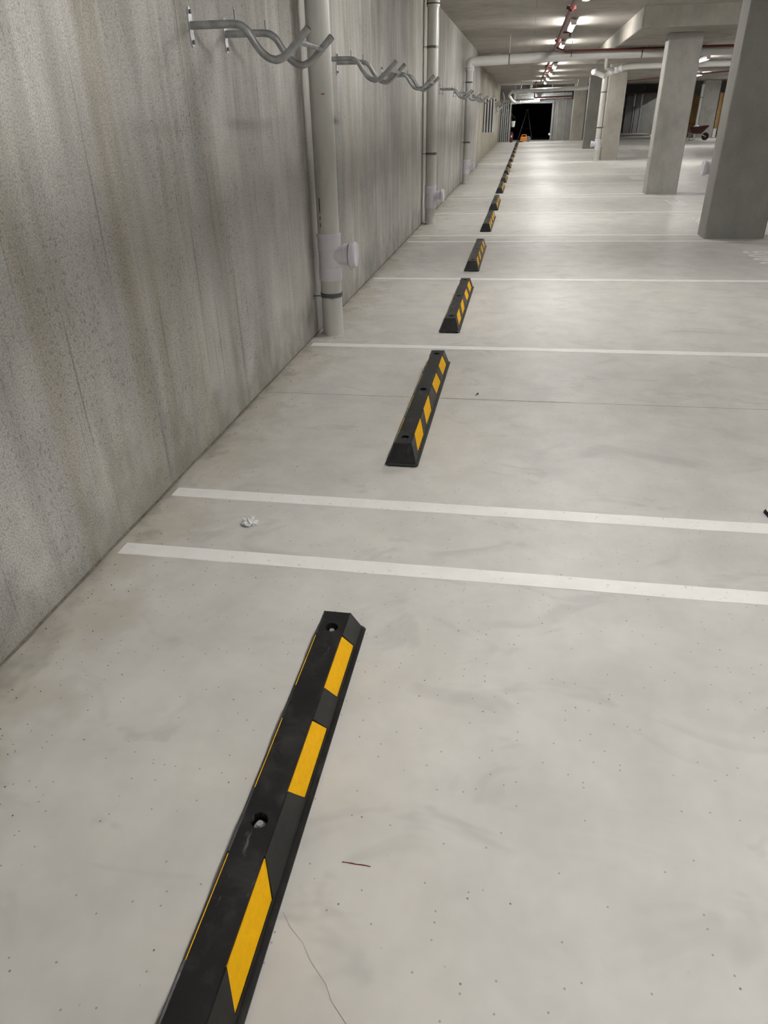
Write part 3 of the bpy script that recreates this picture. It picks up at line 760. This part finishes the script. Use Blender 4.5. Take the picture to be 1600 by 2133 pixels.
# vertical metal cladding strips left of the door
t = empty('metal_cladding', (-1.3, YE-.05, fz(-1.3)))
for k in range(6): MB().tube([(-.32+k*.115, 0, 0), (-.32+k*.115, 0, 1.95)], .038, 12).build('pipe', 'galvp', t)
for z in (.5, 1.5): MB().box(-.36, .30, .02, .05, z, z+.04).build('rail', 'clamp', t)
tag(t, 'row of pale vertical pipes left of the dark door opening', 'pipes')
# dark alcove above them
# fire extinguisher
t = empty('fire_extinguisher', (-.86, 45.7, fz(-.86)))
MB().lathe([(0, 0), (.075, 0), (.08, .02), (.08, .40), (.06, .47), (.025, .50), (.025, .53), (0, .53)], n=18).build('cylinder', 'red', t)
MB().box(-.02, .02, -.09, .03, .53, .56).build('lever', 'tyre', t); MB().tube(fillet([(0, -.03, .52), (.10, -.03, .48), (.10, -.03, .2)], .05, 4), .010, 8).build('hose', 'tyre', t)
MB().box(-.03, .04, -.084, -.078, .25, .36).build('label_plate', 'white', t)
tag(t, 'red fire extinguisher on the floor left of the door opening', 'fire extinguisher')
# orange saw / tool
t = empty('power_saw', (-.15, 45.6, fz(-.15)))
MB().cbox(-.20, .16, -.13, .13, .05, .27, .03).build('motor_body', 'orange', t)
MB().lathe([(0, -.02), (.15, -.02), (.15, .02), (0, .02)], (.24, 0, .16), 'Y', 20).build('blade_disc', 'clamp', t)
MB().tube(fillet([(-.15, 0, .25), (-.12, 0, .36), (.10, 0, .38), (.14, 0, .26)], .05, 4), .02, 10).build('handle', 'orange', t)
MB().cbox(-.28, -.05, -.10, .10, .0, .06, .01).build('base_plate', 'tyre', t); MB().lathe([(0, -.03), (.06, -.03), (.06, .03), (0, .03)], (-.30, 0, .06), 'Y', 14).build('wheel', 'tyre', t)
tag(t, 'orange power saw on the floor before the dark door opening', 'power saw')
# white bucket hung from a rack
t = empty('bucket', (-.74, 42.0, .82))
MB().lathe([(0, 0), (.075, 0), (.10, .25), (.106, .25), (.106, .265), (.095, .265), (.072, .01), (0, .01)], n=20).build('shell', 'white', t)
MB().tube(fillet([(-.1, 0, .25), (-.04, 0, .48), (.04, 0, .48), (.1, 0, .25)], .06, 5), .006, 6).build('handle', 'clamp', t)
MB().tube([(0, 0, .47), (-.40, .60, .95)], .006, 6).build('hanging_wire', 'clamp', t)
tag(t, 'small white bucket hanging near the dark door opening', 'bucket')
# A-frame ladder in the unlit room
t = empty('ladder', (-.1, 49.2, .035))
for sx in (-1, 1):
    MB().tube([(sx*.42, -.25, 0), (sx*.02+.02, -.05, 1.55)], .022, 8).build('stile', 'clamp', t)
    MB().tube([(sx*.40, .45, 0), (sx*.02+.02, .05, 1.55)], .022, 8).build('stile', 'clamp', t)
for k in range(1, 5):
    f = k/5*.94; MB().tube([(-.42*(1-f), -.25+.2*f, 1.55*f), (.42*(1-f), -.25+.2*f, 1.55*f)], .012, 8).build('rung', 'tyre', t)
MB().box(-.06, .10, -.08, .08, 1.53, 1.57).build('top_cap', 'clamp', t)
tag(t, 'folding ladder standing in the unlit room behind the door', 'ladder')

# wheelbarrow
t = empty('wheelbarrow', (8.42, 42.0, fz(8.35)))
mb = MB()
rim = [(-.42, -.28, .58), (.50, -.24, .66), (.50, .24, .66), (-.42, .28, .58)]; bot = [(-.26, -.17, .33), (.18, -.16, .30), (.18, .16, .30), (-.26, .17, .33)]
vs = rim+bot+[(x*.96, y*.94, z+.004) for x, y, z in rim]+[(x*.96, y*.94, z+.012) for x, y, z in bot]
fs = [(4, 5, 6, 7)]+[(k, (k+1) % 4, 4+(k+1) % 4, 4+k) for k in range(4)]+[(8+k, 12+k, 12+(k+1) % 4, 8+(k+1) % 4) for k in range(4)]+[(15, 14, 13, 12)]+[(k, 8+k, 8+(k+1) % 4, (k+1) % 4) for k in range(4)]
mb.add(vs, fs); mb.build('tray', 'maroon', t)
for s_ in (-1, 1):
    MB().tube(fillet([(-.62, s_*.26, .42), (-.30, s_*.24, .30), (.20, s_*.10, .27), (.42, s_*.06, .17)], .1, 5), .017, 10).build('handle', 'galv', t)
    MB().tube(fillet([(-.30, s_*.22, .31), (-.36, s_*.22, .0), (-.12, s_*.22, .0), (-.08, s_*.20, .29)], .04, 4), .014, 10).build('leg', 'galv', t)
    MB().tube([(-.66, s_*.26, .43), (-.56, s_*.26, .405)], .022, 10).build('grip', 'tyre', t)
wh = MB().lathe([(.10, -.03), (.16, -.035), (.175, 0), (.16, .035), (.10, .03)], (.42, 0, .176), 'Y', 20).build('wheel', 'tyre', t)
MB().lathe([(0, -.045), (.10, -.02), (.10, .02), (0, .045)], (.42, 0, .176), 'Y', 16).build('wheel_hub', 'maroon', wh)
MB().lathe([(0, 0), (.09, .02), (.14, .10), (.08, .16), (0, .17)], (-.08, 0, .52), 'Z', 10).build('load', 'white', t)
tag(t, 'maroon wheelbarrow parked before the broad grey column', 'wheelbarrow')
# plywood and timber behind the barrow
t = empty('plywood_sheet', (9.2, 48.9, fz(8.2)))
MB().box(-.50, .45, 0, .02, 0, 2.05).build('sheet', 'ply', t); MB().box(-.55, .45, -.05, 0, .62, .67).build('batten', 'timber', t)
tag(t, 'yellowish plywood sheet standing left of the broad grey column', 'plywood sheet')
t = empty('timber_post', (10.05, 45.7, fz(9.78)))
MB().box(-.07, .07, -.05, .05, .42, 2.1).build('post', 'ply', t); MB().box(.07, .45, .0, .05, .42, 2.1).build('boarding', 'timber', t)
MB().box(-.09, .07, -.06, .06, .0, .42).build('white_foot', 'white', t)
tag(t, 'orange brown timber post right of the broad grey column', 'timber post')
t = empty('drain_pipe', (8.98, 45.3, fz(8.9)))
MB().tube([(0, 0, 0), (0, 0, 2.5)], .07, 16).build('pipe', 'pvc', t)
for z in (.6, 1.9): MB().lathe([(.07, z-.02), (.078, z-.02), (.078, z+.02), (.07, z+.02)], n=16).build('clamp', 'clamp', t)
tag(t, 'pale drain pipe on the broad grey column behind the wheelbarrow', 'pipe')
t = empty('pipe_stub', (6.9, 52.5, fz(6.9)))
for x in (-.42, .0): MB().tube([(x, 0, 1.6), (x, 0, 2.3)], .06, 12).build('upper_sleeve', 'white', t); MB().tube([(x, 0, 0), (x, 0, 1.62)], .05, 12).build('pipe', 'steelgrey', t)
tag(t, 'pair of vertical pipes with white upper sleeves in the lobby', 'pipes')
# second tee-capped pipe on the dark column's left face (lavender cap seen at its edge)
t = empty('drain_pipe', (2.52, 10.78, fz(2.5)))
MB().tube([(0, 0, 0), (0, 0, CEIL-.03)], .08, 20).build('pipe', 'pvc', t)
tee(t, .62, .93, .08, d=(-1, 0))
tag(t, 'drain pipe behind the dark column with its capped branch showing', 'pipe')
# foot of a metal stand at the right edge
t = empty('metal_stand', (1.163, 2.765, fz(1.16)), (0, TILT, .15))
MB().cbox(-.052, .10, -.045, .045, .006, .030, .02).build('foot', 'white', t)
MB().cbox(-.057, .105, -.05, .05, .0, .008, .02).build('rubber_sole', 'tyre', t)
MB().tube([(.02, 0, .02), (.16, .06, .95)], .018, 12).build('leg', 'galv', t)
MB().tube([(.16, .06, .94), (.16, -.30, .94)], .018, 12).build('top_rail', 'galv', t)
MB().tube([(.16, -.30, .95), (.02, -.36, .02)], .018, 12).build('leg', 'galv', t)
MB().cbox(-.052, .10, -.405, -.315, .0, .030, .02).build('foot', 'white', t)
tag(t, 'pale foot of a metal stand just entering at the right edge', 'stand')

# ================================================================== LITTER
mb = MB(); bm = bmesh.new(); bmesh.ops.create_icosphere(bm, subdivisions=3, radius=1)
for v in bm.verts:
    n_ = v.co.normalized(); k = .72+.5*abs(math.sin(7*n_.x+2*n_.y)*math.cos(6*n_.y-3*n_.z))+random.uniform(-.07, .07)
    v.co = Vector((n_.x*.036*k, n_.y*.026*k, max(n_.z*.030*k, -.010)))
me = bpy.data.meshes.new('crumpled_paper'); bm.to_mesh(me); bm.free(); me.materials.append(M['paper'])
o = link('crumpled_paper', me, None, (-1.04, 2.405, fz(-1.04)+.010), (0, 0, .3)); tag(o, 'crumpled white scrap of paper between the front pair of lines', 'paper')
t = empty('screw', (-.184, 4.085, fz(-.18)+.003), (0, 0, 1.1))
MB().tube([(-.014, 0, .0), (.014, 0, .001)], .0024, 6).build('shank', 'grit', t); MB().lathe([(0, -.003), (.006, -.003), (.006, .001), (0, .001)], (.014, 0, .002), 'X', 8).build('head', 'grit', t)
tag(t, 'small dark screw lying on the floor right of the second wheel stop', 'screw')
# hairline crack and a red chalk dash on the floor near the camera
def dash(pts, wd, h):
    mb = MB(); L = []
    for i, p in enumerate(pts):
        a = Vector((*pts[max(i-1, 0)], 0)); c = Vector((*pts[min(i+1, len(pts)-1)], 0)); t_ = (c-a).normalized(); q = Vector((-t_.y, t_.x, 0))*wd*random.uniform(.6, 1.2)/2
        for sg in (-1, 1): v = Vector((*p, 0))+q*sg; L.append((v.x, v.y, fz(v.x)+h))
    return mb.add(L, [(2*i, 2*i+1, 2*i+3, 2*i+2) for i in range(len(pts)-1)])
struct(dash([(-.396, .823), (-.372, .795), (-.335, .767), (-.31, .735), (-.268, .698), (-.25, .67), (-.214, .638), (-.17, .59)], .0009, .0005), 'trim_9', 'endwall', 'hairline crack in the floor beside the nearest wheel stop')
o = dash([(-.296+.0113*i, .958+random.uniform(-.0015, .0015)) for i in range(7)], .0028, .0007).build('chalk_mark', 'red'); tag(o, 'short red chalk dash on the floor right of the nearest wheel stop', 'floor marking')
# loose grit swept against the wall
mb = MB()
for i in range(700):
    a = random.random(); x = XW+.02+abs(random.gauss(0, .22)); y = random.uniform(.4, 8.5) if a < .8 else random.uniform(8, 24)
    if x > 1.0: continue
    r = random.uniform(.0010, .0034)*(1.5 if random.random() < .06 else 1); z = fz(x)
    q = [Vector((x+r*random.uniform(.6, 1.4)*math.cos(k*2.094+a), y+r*random.uniform(.6, 1.4)*math.sin(k*2.094+a), z)) for k in range(3)]
    mb.add(q+[Vector((x, y, z+r*.9))], [(0, 1, 3), (1, 2, 3), (2, 0, 3)])
for i in range(160):
    x = random.uniform(-1.2, 2.6); y = random.uniform(.5, 9); r = random.uniform(.0010, .0026); z = fz(x)
    if -.58 < x < -.39: continue
    q = [Vector((x+r*random.uniform(.6, 1.8)*math.cos(k*2.094+i), y+r*random.uniform(.6, 1.4)*math.sin(k*2.094+i), z)) for k in range(3)]
    mb.add(q+[Vector((x, y, z+r*.9))], [(0, 1, 3), (1, 2, 3), (2, 0, 3)])
o = mb.build('grit', 'grit'); tag(o, 'dark grit scattered over the floor and along the wall', 'grit', None, 'stuff')
